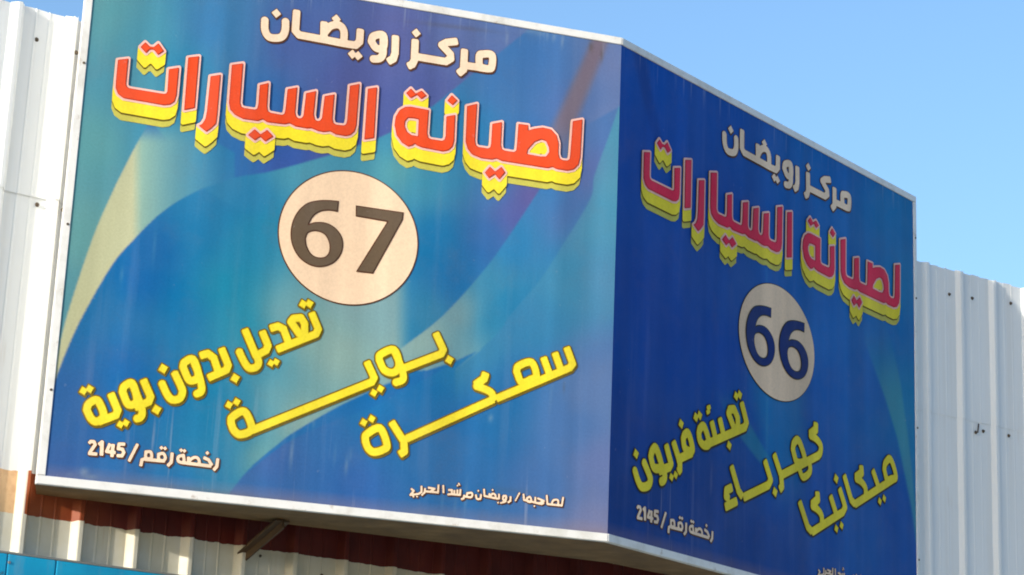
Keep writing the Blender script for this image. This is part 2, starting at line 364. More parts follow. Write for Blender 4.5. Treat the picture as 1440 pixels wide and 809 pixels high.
    top = idw(x, y, [(130, -40, 110, 165, 175), (150, 30, 95, 160, 180), (130, 200, 100, 165, 180), (110, 330, 105, 165, 176), (95, 420, 95, 155, 176), (200, 50, 80, 154, 188), (200, 120, 82, 154, 186), (260, 100, 52, 140, 192), (300, 40, 62, 128, 192),
        (350, 150, 48, 112, 192), (420, 60, 80, 104, 180), (500, 120, 85, 95, 170), (560, 60, 92, 100, 172), (600, 120, 85, 98, 172), (480, 210, 75, 88, 174), (400, 235, 58, 92, 180), (640, 60, 98, 115, 180), (330, 235, 40, 112, 190), (230, 190, 62, 145, 188), (700, 40, 95, 120, 185)])
    m = inpoly(x, y, T_line + B_left[::-1] + [(0, 560), (0, -300), (790, -300)]) | inpoly(x, y, [(0, 560), (0, -300), (300, -300), (300, 200), (212, 168)] + B_left[::-1])
    out = np.where(m[..., None], top, out)
    cx = np.stack([np.interp(x, [100, 186, 200, 230, 280, 320], c) for c in ([205, 203, 150, 118, 72, 40], [203, 202, 188, 170, 145, 126], [170, 172, 185, 186, 188, 188])], -1)
    m = inpoly(x, y, B_left + [(260, 175), (330, 215), (330, 250)] + C_top[::-1])
    k = (m*soft(y, 165, 205))[..., None]
    out = out*(1-k)+cx*k
    # brown mauve ribbon near the folded corner
    t = np.clip((y-55)/145, 0, 1); c = 845-62*t; w = 13+5*t
    k = (np.exp(-((x-c)/w)**4)*(1-soft(y, 160, 260))*.9)[..., None]
    out = out*(1-k)+np.array((130, 112, 134))*k
    k = (np.exp(-((x-830+.45*(y-230))/26)**2)*soft(y, 190, 240)*(1-soft(y, 300, 380))*.25)[..., None]
    out = out*(1-k)+np.array((120, 95, 165))*k
    # lime runs, scuffs and a bare patch where the print has worn
    for sx, sy, wx, wy, al in ((410, 638, 2.2, 20, .5), (414, 600, 1.5, 22, .25), (441, 592, 1.6, 12, .35), (487, 655, 2, 12, .45), (493, 640, 1.3, 8, .35), (690, 588, 3, 5, .5), (471, 640, 1.2, 16, .25), (655, 700, 1.4, 22, .4),
                               (640, 712, 1.2, 12, .3), (622, 706, 1.2, 14, .25), (713, 54, 1.5, 9, .5), (760, 47, 9, 4, .3), (779, 52, 2, 6, .5), (791, 57, 1.5, 10, .6), (770, 50, 1.4, 7, .45), (745, 44, 12, 2.5, .35), (165, 540, 1.5, 18, .2),
                               (171, 386, 2, 12, .3), (217, 345, 1.6, 22, .25), (560, 600, 1.5, 30, .15), (775, 555, 1.5, 25, .18), (118, 664, 6, 6, .55), (128, 671, 9, 3, .45), (98, 668, 5, 3, .2)):
        k = (al*np.exp(-((x-sx+.08*(y-sy))/wx)**2-((y-sy)/wy)**2))[..., None]; out = out*(1-k)+np.array((158, 172, 200))*k
    for sx, sy, wx, wy, al in ((831, 66, 3, 7, .5), (846, 78, 2, 9, .5), (793, 545, 1.2, 8, .4), (720, 690, 40, 4, .12), (640, 38, 60, 3, .25), (830, 752, 30, 5, .2), (700, 742, 90, 3, .25), (300, 692, 120, 3, .2)):
        k = (al*np.exp(-((x-sx)/wx)**2-((y-sy-.12*(x-sx))/wy)**2))[..., None]; out = out*(1-k)+np.array((95, 80, 70))*k
    return out
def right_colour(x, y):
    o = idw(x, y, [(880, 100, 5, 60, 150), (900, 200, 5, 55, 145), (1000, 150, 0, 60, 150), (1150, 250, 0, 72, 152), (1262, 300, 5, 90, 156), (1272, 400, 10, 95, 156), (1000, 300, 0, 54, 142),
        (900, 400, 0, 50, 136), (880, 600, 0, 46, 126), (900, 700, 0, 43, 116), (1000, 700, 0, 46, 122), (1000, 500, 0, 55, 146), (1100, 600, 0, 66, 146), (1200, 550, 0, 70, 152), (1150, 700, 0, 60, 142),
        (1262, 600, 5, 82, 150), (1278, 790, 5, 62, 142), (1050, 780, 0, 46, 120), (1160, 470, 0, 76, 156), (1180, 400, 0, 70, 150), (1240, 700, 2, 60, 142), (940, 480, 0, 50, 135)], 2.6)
    def band(pl, pr, col, a, f):
        pl, pr = np.array(pl, float), np.array(pr, float)
        l = np.interp(y, pl[:, 1], pl[:, 0]); r = np.interp(y, pr[:, 1], pr[:, 0])
        k = soft(x, l-f, l+f)*(1-soft(x, r-f, r+f))*a
        nonlocal o; o = o*(1-k[..., None]) + np.array(col)*k[..., None]
    y0 = soft(y, 440, 560)*(1-soft(y, 760, 830))
    band([(1213, 440), (1216, 480), (1245, 561), (1262, 617), (1281, 711), (1292, 790)], [(1240, 440), (1253, 477), (1267, 538), (1278, 617), (1288, 711), (1296, 790)], (72, 118, 140), .75*y0, 2)
    band([(1253, 440), (1253, 477), (1267, 538), (1278, 617), (1288, 711), (1296, 790)], [(1310, 440), (1310, 800)], (15, 98, 150), .8*y0, 2)
    band([(984, 500), (1000, 540), (1034, 606), (1068, 650), (1085, 668)], [(1015, 500), (1030, 540), (1052, 592), (1080, 640), (1095, 668)], (52, 112, 138), .55*soft(y, 540, 610)*(1-soft(y, 640, 672)), 2)
    band([(1030, 400), (1060, 560), (1090, 700), (1100, 809)], [(1100, 400), (1130, 560), (1130, 700), (1140, 809)], (16, 92, 152), .65*soft(y, 480, 560)*(1-soft(y, 640, 740)), 12)
    band([(887, 60), (902, 130), (925, 220), (930, 260)], [(902, 60), (917, 130), (936, 220), (938, 260)], (14, 46, 124), .6*(1-soft(y, 190, 260)), 4)
    band([(1076, 300), (1078.2, 480), (1077.2, 700)], [(1078, 300), (1080, 480), (1079, 700)], (70, 125, 165), .35*soft(y, 330, 420)*(1-soft(y, 600, 720)), 1)
    band([(1095, 150), (1180, 400)], [(1120, 150), (1240, 400)], (0, 82, 158), .25, 14)
    return o
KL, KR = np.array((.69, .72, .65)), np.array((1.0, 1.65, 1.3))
def ink_wear(m, col=None, attr=None):
    n = N(m); b = n.b
    src = n.add('ShaderNodeVertexColor', layer_name=attr).outputs['Color'] if attr else None
    if src is None:
        src = n.add('ShaderNodeRGB').outputs[0]; src.default_value = (*col, 1)
    # chalky sun bleaching in blotches, rain streaks and a little brown dust
    ch = n.ramp(n.noise(2.2, 7, .62), [(.38, (0, 0, 0)), (.85, (1, 1, 1))])
    st = n.ramp(n.noise(13, 5, .62, stretch=(1, 1, .06)), [(.56, (0, 0, 0)), (.80, (1, 1, 1))])
    c = n.mix(n.math('MULTIPLY', ch, .06), src, (.45, .46, .50))
    c = n.mix(n.math('MULTIPLY', st, .05), c, (.50, .50, .52))
    vb = n.noise(7, 3, .5, stretch=(1, 1, .05))      # uneven ink laydown: faint upright bands and fine grain
    g1 = n.add('ShaderNodeMapRange', i_1=.3, i_2=.7, i_3=.86, i_4=1.14); n.ln(vb, g1.inputs[0])
    g2 = n.add('ShaderNodeMapRange', i_1=.3, i_2=.7, i_3=.93, i_4=1.07); n.ln(n.noise(110, 3, .7), g2.inputs[0])
    gg = n.add('ShaderNodeCombineColor'); gm_ = n.math('MULTIPLY', g1.outputs[0], g2.outputs[0])
    for i in range(3): n.ln(gm_, gg.inputs[i])
    c = n.mix(1.0, c, gg.outputs[0], 'MULTIPLY')
    sp_ = n.ramp(n.noise(38, 3, .6), [(.68, (0, 0, 0)), (.78, (1, 1, 1))])
    c = n.mix(n.math('MULTIPLY', sp_, .16), c, (.42, .42, .44))
    du = n.ramp(n.noise(5.5, 8, .7), [(.52, (0, 0, 0)), (.82, (1, 1, 1))])
    c = n.mix(n.math('MULTIPLY', du, .14), c, (.16, .11, .08))
    if attr:                                # drips at the foot and under the top trim
        co = n.add('ShaderNodeTexCoord'); sp = n.add('ShaderNodeSeparateXYZ'); n.ln(co.outputs['Object'], sp.inputs[0])
        v = sp.outputs[2]
        dr = n.ramp(n.noise(30, 4, .6, stretch=(1, 1, .035)), [(.56, (0, 0, 0)), (.70, (1, 1, 1))])
        foot = n.add('ShaderNodeMapRange', i_1=.42, i_2=.0, i_3=0., i_4=1.); n.ln(v, foot.inputs[0])
        pat = n.ramp(n.noise(3.1, 2, .5, stretch=(1, 1, .4)), [(.52, (0, 0, 0)), (.66, (1, 1, 1))])
        c = n.mix(n.math('MULTIPLY', n.math('MULTIPLY', n.math('MULTIPLY', dr, pat), foot.outputs[0]), .5), c, (.55, .56, .60))
        topm = n.add('ShaderNodeMapRange', i_1=H-.10, i_2=H, i_3=0., i_4=1.); n.ln(v, topm.inputs[0])
        c = n.mix(n.math('MULTIPLY', n.math('MULTIPLY', dr, topm.outputs[0]), .4), c, (.42, .50, .58))
        ft = n.add('ShaderNodeMapRange', i_1=.05, i_2=.0, i_3=0., i_4=.5); n.ln(v, ft.inputs[0])
        c = n.mix(n.math('MULTIPLY', ft.outputs[0], n.noise(4, 5)), c, (.30, .20, .14))
    n.ln(c, b.inputs['Base Color'])
    n.ln(n.ramp(n.noise(6, 5), [(.3, (.42,)*3), (.8, (.62,)*3)]), b.inputs['Roughness'])
    n.bump(n.noise(1.3, 3), .30, .03)
    return m
def face_matrix(side):
    nn, dd, o = (n1, d1, L0) if side == 0 else (n2, d2, C0)
    return Matrix(((dd[0], -nn[0], 0, o[0]-C0[0]), (dd[1], -nn[1], 0, o[1]-C0[1]), (0, 0, 1, 0), (0, 0, 0, 1)))   # x along the face, y inwards, z up
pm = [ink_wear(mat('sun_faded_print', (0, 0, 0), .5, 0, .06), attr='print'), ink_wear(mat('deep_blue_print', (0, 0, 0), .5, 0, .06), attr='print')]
def make_panel(side):
    Wd = (W1, W2)[side]; nx, ny = int(Wd/.0055)+1, int(H/.0055)+1
    U, V = np.meshgrid(np.linspace(0, Wd, nx), np.linspace(0, H, ny))
    o = C0 if side else L0; dd = d2 if side else d1
    Pw = o + U[..., None]*dd + V[..., None]*np.array((0, 0, 1.))
    z = Pw @ cw; x = 720+FPX*(Pw @ cr)/z; y = 404.5+SHY-FPX*(Pw @ cu)/z
    c = 0
    for dx in (-1.1, 0, 1.1):               # several samples to a vertex keep the swoosh edges smooth
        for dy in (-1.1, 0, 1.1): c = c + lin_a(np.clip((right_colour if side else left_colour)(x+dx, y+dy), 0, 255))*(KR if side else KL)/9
    i = np.arange(nx*ny).reshape(ny, nx)
    F = np.stack([i[:-1, :-1], i[:-1, 1:], i[1:, 1:], i[1:, :-1]], -1).reshape(-1, 4)
    Vt = np.stack([U, 0*U, V], -1).reshape(-1, 3)
    ob = mesh_obj('printed_panel', Vt.tolist(), F.tolist(), pm[side], sign)
    at = ob.data.color_attributes.new('print', 'FLOAT_COLOR', 'POINT')
    at.data.foreach_set('color', np.c_[np.clip(c.reshape(-1, 3), 0, 1), np.ones(nx*ny)].astype(np.float32).ravel())
    ob.matrix_local = face_matrix(side)
    return ob
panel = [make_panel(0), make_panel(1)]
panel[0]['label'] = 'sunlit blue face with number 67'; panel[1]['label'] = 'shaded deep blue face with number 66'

# ------------------------------------------------------------------ lettering: signed distance fields turned into meshes
def seg_d(X, Y, p):
    d = None
    for (ax, ay), (bx, by) in zip(p[:-1], p[1:]):
        vx, vy = bx-ax, by-ay; t = np.clip(((X-ax)*vx+(Y-ay)*vy)/(vx*vx+vy*vy+1e-12), 0, 1)
        q = np.hypot(X-ax-t*vx, Y-ay-t*vy); d = q if d is None else np.minimum(d, q)
    return d
def poly_sdf(X, Y, p):
    d = seg_d(X, Y, list(p)+[p[0]]); return np.where(inpoly(X, Y, p), -d, d)
def stroke_sdf(X, Y, p, r, closed):
    if closed: return seg_d(X, Y, list(p)+[p[0]])-r
    d = np.full(X.shape, 9.); rr = r*.5
    for i, ((ax, ay), (bx, by)) in enumerate(zip(p[:-1], p[1:])):
        L = math.hypot(bx-ax, by-ay)+1e-9; tx, ty = (bx-ax)/L, (by-ay)/L
        a = (X-(ax+bx)/2)*tx+(Y-(ay+by)/2)*ty; b = -(X-ax)*ty+(Y-ay)*tx
        qx, qy = np.abs(a)-L/2+rr, np.abs(b)-r+rr
        d = np.minimum(d, np.hypot(np.maximum(qx, 0), np.maximum(qy, 0))+np.minimum(np.maximum(qx, qy), 0)-rr)
        if i: d = np.minimum(d, np.hypot(X-ax, Y-ay)-r)
    return d
class Art:
    """collects traced shapes (in metres on a face) and turns them into one field"""
    def __init__(s, side, x0, y0, sc): s.side = side; s.o = np.array((x0, y0)); s.k = sc; s.it = []
    def at(s, x0, y0, sc): s.o = np.array((x0, y0)); s.k = sc; return s
    def P(s, pts): return [tuple(q) for q in uv(np.asarray(pts, float)/s.k+s.o, s.side)]
    def poly(s, pts): s.it.append(('+', s.P(pts))); return s
    def hole(s, pts): s.it.append(('-', s.P(pts))); return s
    def st(s, pts, r): s.it.append(('s', s.P(pts), s.R(r))); return s
    def cl(s, pts, r): s.it.append(('c', s.P(spline(list(pts)+[pts[0]], 5)[:-1]), s.R(r))); return s
    def cs(s, pts, r): s.it.append(('c', s.P(pts), s.R(r))); return s
    def cv(s, pts, r): s.it.append(('s', s.P(spline(pts, 5)), s.R(r))); return s
    def R(s, r): return r if r < .2 else r/s.k/352
    def dots(s, c, r, rot=0):
        for (x, y) in s.P(c):
            rm_ = s.R(r); s.it.append(('+', [(x+rm_*math.cos(a+rot), y+rm_*math.sin(a+rot)) for a in (0, math.pi/2, math.pi, 1.5*math.pi)]))
        return s
    def field(s, h, pad):
        pts = np.vstack([np.array(i[1]) for i in s.it]); (a, b), (c, d) = pts.min(0)-pad, pts.max(0)+pad
        xs, ys = np.arange(a, c, h), np.arange(b, d, h); F = np.full((len(ys), len(xs)), .2)
        for pas in '+-':
            for it in s.it:
                if (it[0] == '-') != (pas == '-'): continue
                q = np.array(it[1]); m = pad+.035
                i0, i1 = np.searchsorted(xs, (q[:, 0].min()-m, q[:, 0].max()+m)); j0, j1 = np.searchsorted(ys, (q[:, 1].min()-m, q[:, 1].max()+m))
                X, Y = np.meshgrid(xs[i0:i1], ys[j0:j1]); sl = (slice(j0, j1), slice(i0, i1))
                D = poly_sdf(X, Y, it[1]) if it[0] in '+-' else stroke_sdf(X, Y, it[1], it[2], it[0] == 'c')
                F[sl] = np.maximum(F[sl], -D) if pas == '-' else np.minimum(F[sl], D)
        return F, a, b, h
def sweep(F, h, depth):
    G = F.copy(); n_ = int(round(depth/h))
    for k in range(1, n_+1): G[:-k] = np.minimum(G[:-k], F[k:])
    return G
def shift(F, h, dx, dy):
    ix, iy = int(round(dx/h)), int(round(dy/h)); G = np.full_like(F, .2)
    ny, nx = F.shape
    G[max(iy, 0):ny+min(iy, 0), max(ix, 0):nx+min(ix, 0)] = F[max(-iy, 0):ny+min(-iy, 0), max(-ix, 0):nx+min(-ix, 0)]
    return G
def contour(F, a, b, h):                    # filled marching squares of F < 0
    V, Fc, idx = [], [], {}
    def vert(key, x, y):
        if key not in idx: idx[key] = len(V); V.append((a+x*h, b+y*h))
        return idx[key]
    I = F < 0; s = I[:-1, :-1].astype(int)+I[1:, :-1]+I[:-1, 1:]+I[1:, 1:]
    for j in range(F.shape[0]-1):
        row = s[j]
        full = np.concatenate(([0], (row == 4).astype(int), [0])); ed = np.flatnonzero(np.diff(full))
        for x0, x1 in zip(ed[::2], ed[1::2]):
            Fc.append([vert((x0, j), x0, j), vert((x1, j), x1, j), vert((x1, j+1), x1, j+1), vert((x0, j+1), x0, j+1)])
        for i in np.flatnonzero((row > 0) & (row < 4)):
            cs = ((i, j), (i+1, j), (i+1, j+1), (i, j+1)); p = []
            for q in range(4):
                (x0, y0), (x1, y1) = cs[q], cs[(q+1) % 4]; f0, f1 = F[y0, x0], F[y1, x1]
                if f0 < 0: p.append(vert((x0, y0), x0, y0))
                if (f0 < 0) != (f1 < 0):
                    t = f0/(f0-f1); kx = (x0, y0, x1, y1) if (x0, y0) < (x1, y1) else (x1, y1, x0, y0)
                    p.append(vert(kx, x0+(x1-x0)*t, y0+(y1-y0)*t))
            if len(p) >= 3: Fc.append(p)
    return V, Fc
def letters(name, layers, side, base=.002, fn=None, label=None):
    """layers: (field, material) from the lowest print up; one mesh on the face"""
    V, Fc, mi, mats = [], [], [], []
    for k, ((F, a, b, h), m) in enumerate(layers):
        v, f = contour(F, a, b, h)
        if fn: v = [fn(q) for q in v]
        o = len(V); V += [(x, -base-.0014*k, z) for x, z in v]; Fc += [[i+o for i in q] for q in f]
        if m not in mats: mats.append(m)
        mi += [mats.index(m)]*len(f)
    ob = mesh_obj(name, V, Fc, mats, panel[side], mi)
    if label: ob['label'] = label
    return ob
def ink(name, rgb): return ink_wear(mat(name, (0, 0, 0), .5, 0, .06), col=tuple(np.clip(lin_a(rgb)*KI, 0, .9)))
KI = np.array((.84, .78, .80))
K_cream, K_brown = ink('cream_ink', (253, 232, 200)), ink('brown_ink', (92, 60, 40))
K_red, K_redrim, K_pink = ink('red_ink', (236, 84, 40)), ink('red_rim_ink', (205, 62, 36)), ink('pink_ink', (250, 205, 190))
K_yel, K_pale, K_olive, K_gold = ink('yellow_ink', (246, 234, 54)), ink('lime_ink', (200, 200, 88)), ink('olive_ink', (112, 100, 25)), ink('gold_ink', (212, 178, 30))
K_red2, K_rim2 = ink('crimson_ink', (236, 46, 84)), ink('crimson_rim_ink', (205, 36, 66))  # crimson reds, used on the right face only
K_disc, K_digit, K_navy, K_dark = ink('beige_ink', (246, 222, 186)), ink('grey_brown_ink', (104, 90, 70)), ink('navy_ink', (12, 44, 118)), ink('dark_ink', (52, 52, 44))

# headline
hd = Art(0, 140, 40, 4.259)
hd.poly([(107, 192), (171, 184), (157, 335), (161, 352), (176, 362), (383, 396), (397, 393), (403, 380), (412, 248), (474, 238), (459, 405), (447, 443), (420, 461), (385, 465), (140, 422), (108, 398), (93, 360), (95, 320)])
hd.poly([(242, 115), (272, 86), (298, 112), (322, 115), (350, 92), (384, 140), (348, 164), (322, 132), (300, 130), (276, 153)])
hd.poly([(528, 178), (594, 170), (568, 481), (503, 494)])
hd.poly([(662, 290), (723, 281), (703, 520), (696, 575), (668, 602), (637, 624), (590, 586), (612, 575), (631, 545), (640, 500)])
hd.at(320, 70, 4.761)
hd.poly([(25, 105), (102, 95), (82, 360), (90, 386), (110, 394), (180, 405), (195, 398), (203, 365), (212, 240), (272, 226), (262, 385), (267, 414), (285, 426), (362, 440), (377, 432), (384, 402), (398, 268), (464, 256), (450, 425),
         (457, 452), (474, 463), (491, 462), (504, 445), (522, 295), (590, 280), (574, 440), (582, 470), (598, 481), (616, 478), (628, 460), (646, 315), (713, 302), (699, 465), (706, 494), (724, 505), (775, 511), (790, 501), (797, 472), (815, 245), (881, 232),
         (860, 510), (848, 552), (820, 576), (788, 583), (722, 572), (682, 551), (640, 556), (600, 548), (556, 530), (530, 532), (450, 518), (412, 497), (380, 504), (262, 490), (232, 470), (200, 482), (100, 468), (45, 440), (14, 405), (6, 360), (10, 300)])
hd.poly([(133, 575), (178, 535), (217, 570), (262, 540), (304, 585), (250, 620), (216, 588), (180, 612)])
hd.poly([(935, 265), (998, 255), (978, 596), (911, 606)])
hd.at(540, 110, 4.493)
hd.poly([(280, 205), (270, 350), (276, 378), (295, 389), (363, 399), (379, 391), (385, 370), (390, 245), (447, 235), (440, 400), (430, 437), (405, 460), (370, 468), (235, 442), (205, 430), (190, 418), (178, 430), (150, 437), (110, 412), (76, 365), (62, 300), (70, 245), (95, 205), (130, 185), (165, 183)])
hd.hole([(130, 278), (148, 256), (178, 257), (215, 264), (210, 370), (168, 362), (142, 342), (128, 308)])
hd.poly([(135, 98), (167, 68), (196, 100), (235, 82), (267, 115), (232, 137), (205, 110), (165, 132)])
hd.poly([(395, 146), (425, 110), (461, 145), (430, 176)])
hd.poly([(520, 180), (585, 165), (572, 395), (577, 426), (592, 438), (652, 447), (667, 440), (672, 418), (680, 292), (742, 280), (735, 425), (742, 452), (760, 461), (818, 470), (831, 460), (835, 430), (845, 292), (908, 300), (908, 333), (945, 322), (1000, 315), (1052, 327), (1087, 365), (1100, 415), (1098, 480), (1106, 510), (1125, 521), (1153, 524), (1168, 514), (1172, 488), (1188, 275), (1250, 264),
         (1237, 500), (1226, 550), (1195, 581), (1155, 589), (1085, 578), (1060, 565), (1030, 573), (740, 527), (706, 512), (680, 519), (610, 510), (552, 486), (525, 452), (511, 405)])
hd.hole([(900, 482), (906, 455), (950, 407), (990, 392), (1020, 402), (1037, 440), (1040, 470), (1020, 498), (982, 498)])
hd.poly([(632, 600), (665, 562), (698, 593), (738, 563), (763, 600), (725, 645), (697, 612), (660, 637)])
F, a, b, h = hd.field(.003, .11)
O = np.minimum(F, .2)-.0085
def headline(side, fn=None):
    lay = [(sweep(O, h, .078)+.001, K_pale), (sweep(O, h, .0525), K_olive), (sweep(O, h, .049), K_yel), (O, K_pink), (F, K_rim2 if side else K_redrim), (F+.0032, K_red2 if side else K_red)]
    return letters('headline_lettering', [((f, a, b, h), m) for f, m in lay], side, .002, fn)
def remap(du, dv): return lambda q: (W2*(q[0]/W1+du), q[1]+dv)
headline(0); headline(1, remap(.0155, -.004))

# title line
ti = Art(0, 340, 0, 3.789); r = 20.5
ti.cv([(122, 98), (122, 160), (142, 197), (180, 205), (214, 196), (230, 162), (232, 106)], r).dots([(183, 73)], 26)
ti.st([(292, 54), (284, 165), (304, 188), (450, 215), (545, 234), (605, 243), (626, 225), (631, 155)], r)
ti.st([(438, 116), (436, 200)], r).cv([(436, 180), (470, 142), (515, 135), (542, 165), (542, 228)], r).dots([(502, 103)], 26).dots([(588, 291), (618, 299)], 26)
ti.cl([(689, 222), (702, 194), (752, 190), (752, 255), (715, 258)], r).cv([(752, 192), (752, 262), (748, 295), (730, 314), (692, 316)], r)
ti.st([(818, 190), (815, 285), (806, 315), (776, 332)], r)
ti.st([(923, 210), (918, 322), (907, 345), (882, 356)], r).dots([(928, 178)], 26)
ti.st([(930, 304), (1085, 330), (1112, 314), (1110, 290), (1064, 242), (1090, 228), (1150, 222)], r)
ti.st([(1186, 262), (1180, 372), (1150, 396)], r).cl([(1264, 362), (1264, 300), (1285, 290), (1332, 296), (1330, 358), (1312, 368)], r).st([(1185, 350), (1300, 366)], r)
tF, ta_, tb, th = ti.field(.0025, .03)
def title(side, fn=None):
    lay = [(np.minimum(tF-.003, shift(tF-.0025, th, .0035, -.0045)), K_brown), (tF, K_cream)]
    return letters('title_lettering', [((f, ta_, tb, th), m) for f, m in lay], side, .002, fn)
title(0); title(1, remap(.006, -.005))

# licence line
li = Art(0, 110, 600, 6.857); r = 14.5
li.st([(100, 165), (120, 145), (150, 148), (162, 175), (105, 258)], r).st([(92, 260), (182, 268)], r)
li.st([(195, 178), (228, 152), (222, 282)], r+2).st([(305, 165), (272, 242), (360, 254)], r).st([(335, 170), (322, 296)], r+1)
li.st([(452, 172), (392, 170), (384, 215), (425, 220), (438, 250), (420, 284), (368, 282)], r).st([(572, 168), (485, 338)], r-1)
li.st([(600, 384), (612, 322), (650, 308)], r).cl([(650, 245), (698, 248), (702, 305), (652, 305)], r-1).st([(640, 318), (835, 335)], r)
li.cl([(772, 268), (818, 262), (838, 300), (818, 330), (776, 318)], r-1).dots([(800, 207), (836, 212)], 19).st([(904, 252), (895, 345), (858, 382)], r)
li.cl([(1012, 278), (965, 292), (962, 332), (995, 348), (1018, 335)], r-1).dots([(990, 230), (1022, 236)], 19).st([(1000, 348), (1282, 384)], r)
li.st([(1062, 292), (1062, 345)], r).cv([(1062, 338), (1105, 303), (1145, 302), (1165, 335), (1160, 362)], r-1).st([(1205, 300), (1255, 322), (1288, 378)], r).dots([(1243, 256)], 19).st([(1344, 308), (1334, 385), (1302, 424)], r)
F2, a2, b2, h2 = li.field(.0018, .02)
def licence(side, fn=None):
    lay = [(np.minimum(F2-.002, shift(F2-.002, h2, .0036, -.0045)), K_brown), (F2, K_cream)]
    return letters('licence_lettering', [((f, a2, b2, h2), m) for f, m in lay], side, .002, fn)
licence(0); licence(1, remap(.0105, -.002))

# owner line
ow = Art(0, 560, 670, 5.76); r = 7.8
ow.st([(100, 100), (124, 118), (96, 152), (165, 143), (186, 128), (186, 78)], r).dots([(120, 165), (150, 165)], 9).dots([(190, 152)], 9).st([(216, 96), (212, 130), (196, 146)], r)
ow.st([(212, 122), (320, 132), (324, 68)], r).st([(238, 92), (292, 102), (258, 124)], r).st([(362, 72), (364, 138)], r)
ow.st([(402, 112), (432, 112), (432, 145), (396, 148)], r).st([(432, 146), (498, 152), (502, 104)], r).st([(452, 112), (452, 145)], r).st([(477, 108), (477, 148)], r).dots([(478, 76), (494, 70), (488, 60)], 8)
ow.st([(532, 150), (528, 178), (506, 188)], r).cl([(556, 138), (594, 136), (592, 168), (556, 166)], r).st([(532, 164), (560, 168)], r)
ow.cv([(626, 148), (634, 182), (662, 182), (668, 144)], r).dots([(646, 118)], 9).st([(692, 102), (696, 160), (800, 182), (814, 180), (814, 142)], r).cv([(736, 140), (738, 165), (762, 142), (784, 152), (786, 178)], r).dots([(762, 112)], 9).dots([(806, 214), (830, 216)], 9)
ow.cl([(850, 160), (872, 162), (868, 192), (846, 188)], r).st([(872, 165), (866, 205), (838, 214)], r).st([(908, 162), (906, 200), (884, 215)], r).st([(982, 132), (944, 202)], r-2)
ow.st([(1012, 142), (1016, 192), (1160, 226), (1178, 214)], r).cl([(1040, 178), (1066, 168), (1074, 206), (1044, 204)], r).st([(1108, 168), (1106, 218)], r).dots([(1100, 242)], 9).st([(1124, 178), (1176, 200), (1136, 222)], r)
ow.st([(1200, 152), (1206, 226), (1322, 238), (1334, 168)], r).cv([(1240, 222), (1256, 194), (1290, 194), (1294, 230)], r)
F3, a3, b3, h3 = ow.field(.0016, .015)
def owner(side, fn=None):
    lay = [(np.minimum(F3-.0018, shift(F3-.0015, h3, .003, -.0035)), K_brown), (F3, K_cream)]
    return letters('owner_lettering', [((f, a3, b3, h3), m) for f, m in lay], side, .002, fn)
owner(0); owner(1, remap(.008, 0))

# slanted lists of services
def service(art, side):
    f, a_, b_, h_ = art.field(.0024, .025)
    lay = [(np.minimum(f-.0042, shift(f-.0035, h_, .0025, -.0055)), K_olive if side == 0 else K_dark), (f, K_gold), (f+(.0026 if side == 0 else .0012), K_yel)]
    letters('service_lettering', [((q, a_, b_, h_), m) for q, m in lay], side)
rot = .35; r = 19.5; D = 27
r = 21.5
s1 = Art(0, 100, 410, 3.853)
s1.st([(1300, 112), (1338, 205), (1326, 232), (1110, 318)], r).dots([(1256, 70), (1290, 68)], D, rot)
s1.cs([(1190, 166), (1204, 148), (1244, 144), (1264, 176), (1264, 224), (1234, 230)], r)
s1.st([(1074, 204), (1120, 190), (1150, 205), (1178, 282)], r)
s1.cv([(905, 316), (938, 385), (965, 416), (1000, 412), (1015, 385), (1002, 345)], r).st([(938, 202), (1006, 362)], r).st([(1032, 212), (1066, 295), (1055, 322), (1010, 345)], r).dots([(1082, 390), (1110, 384)], D-4, rot)
s1.st([(812, 305), (850, 400), (840, 428), (738, 472)], r).st([(694, 352), (740, 338), (772, 362), (798, 440)], r).dots([(888, 472)], D+2, rot)
s1.cl([(606, 412), (614, 386), (660, 370), (688, 450), (668, 482), (636, 478)], r).cv([(660, 372), (690, 450), (706, 515), (702, 545), (676, 558)], r)
s1.cv([(486, 488), (520, 560), (548, 588), (586, 582), (602, 550), (596, 520), (556, 434)], r).dots([(498, 420)], D+2, rot)
s1.st([(388, 475), (430, 572), (420, 600), (340, 632)], r).dots([(462, 642)], D+2, rot)
s1.cl([(278, 545), (288, 516), (330, 500), (356, 580), (342, 612), (306, 610)], r).cv([(330, 500), (366, 590), (384, 650), (376, 682), (352, 692)], r)
s1.st([(212, 550), (252, 645), (242, 672), (142, 710)], r).cl([(84, 642), (96, 610), (142, 592), (176, 672), (140, 706), (108, 690)], r).dots([(66, 540), (100, 530)], D-2, rot).dots([(266, 722), (296, 714)], D-4, rot)
service(s1, 0)
s2 = Art(0, 310, 450, 4.235); r = 24
s2.st([(1278, 75), (1326, 178), (1314, 204), (1085, 292)], r).dots([(1362, 240)], D+4, rot)
s2.cl([(944, 240), (952, 208), (1032, 180), (1062, 270), (1030, 315), (975, 300)], r).cv([(1032, 182), (1070, 270), (1088, 335), (1078, 362), (1035, 376)], r)
s2.st([(868, 245), (914, 345), (900, 372), (180, 662)], r).dots([(912, 436), (952, 412)], D, rot)
s2.cl([(62, 615), (70, 580), (142, 548), (185, 650), (120, 684), (80, 660)], r).dots([(50, 508), (96, 490)], D, rot)
service(s2, 0)
s3 = Art(0, 490, 470, 4.235)
s3.st([(1296, 76), (1334, 178), (1316, 202), (875, 388)], r).st([(1226, 108), (1264, 216)], r).st([(1158, 136), (1196, 240)], r)
s3.cl([(1000, 225), (1012, 192), (1088, 170), (1118, 248), (1085, 272), (1030, 290)], r)
s3.st([(818, 228), (806, 268), (750, 308)], r+2).cv([(750, 308), (808, 328), (850, 352), (862, 388)], r).st([(868, 388), (338, 628)], r)
s3.st([(252, 520), (328, 640), (332, 700), (300, 722)], r)
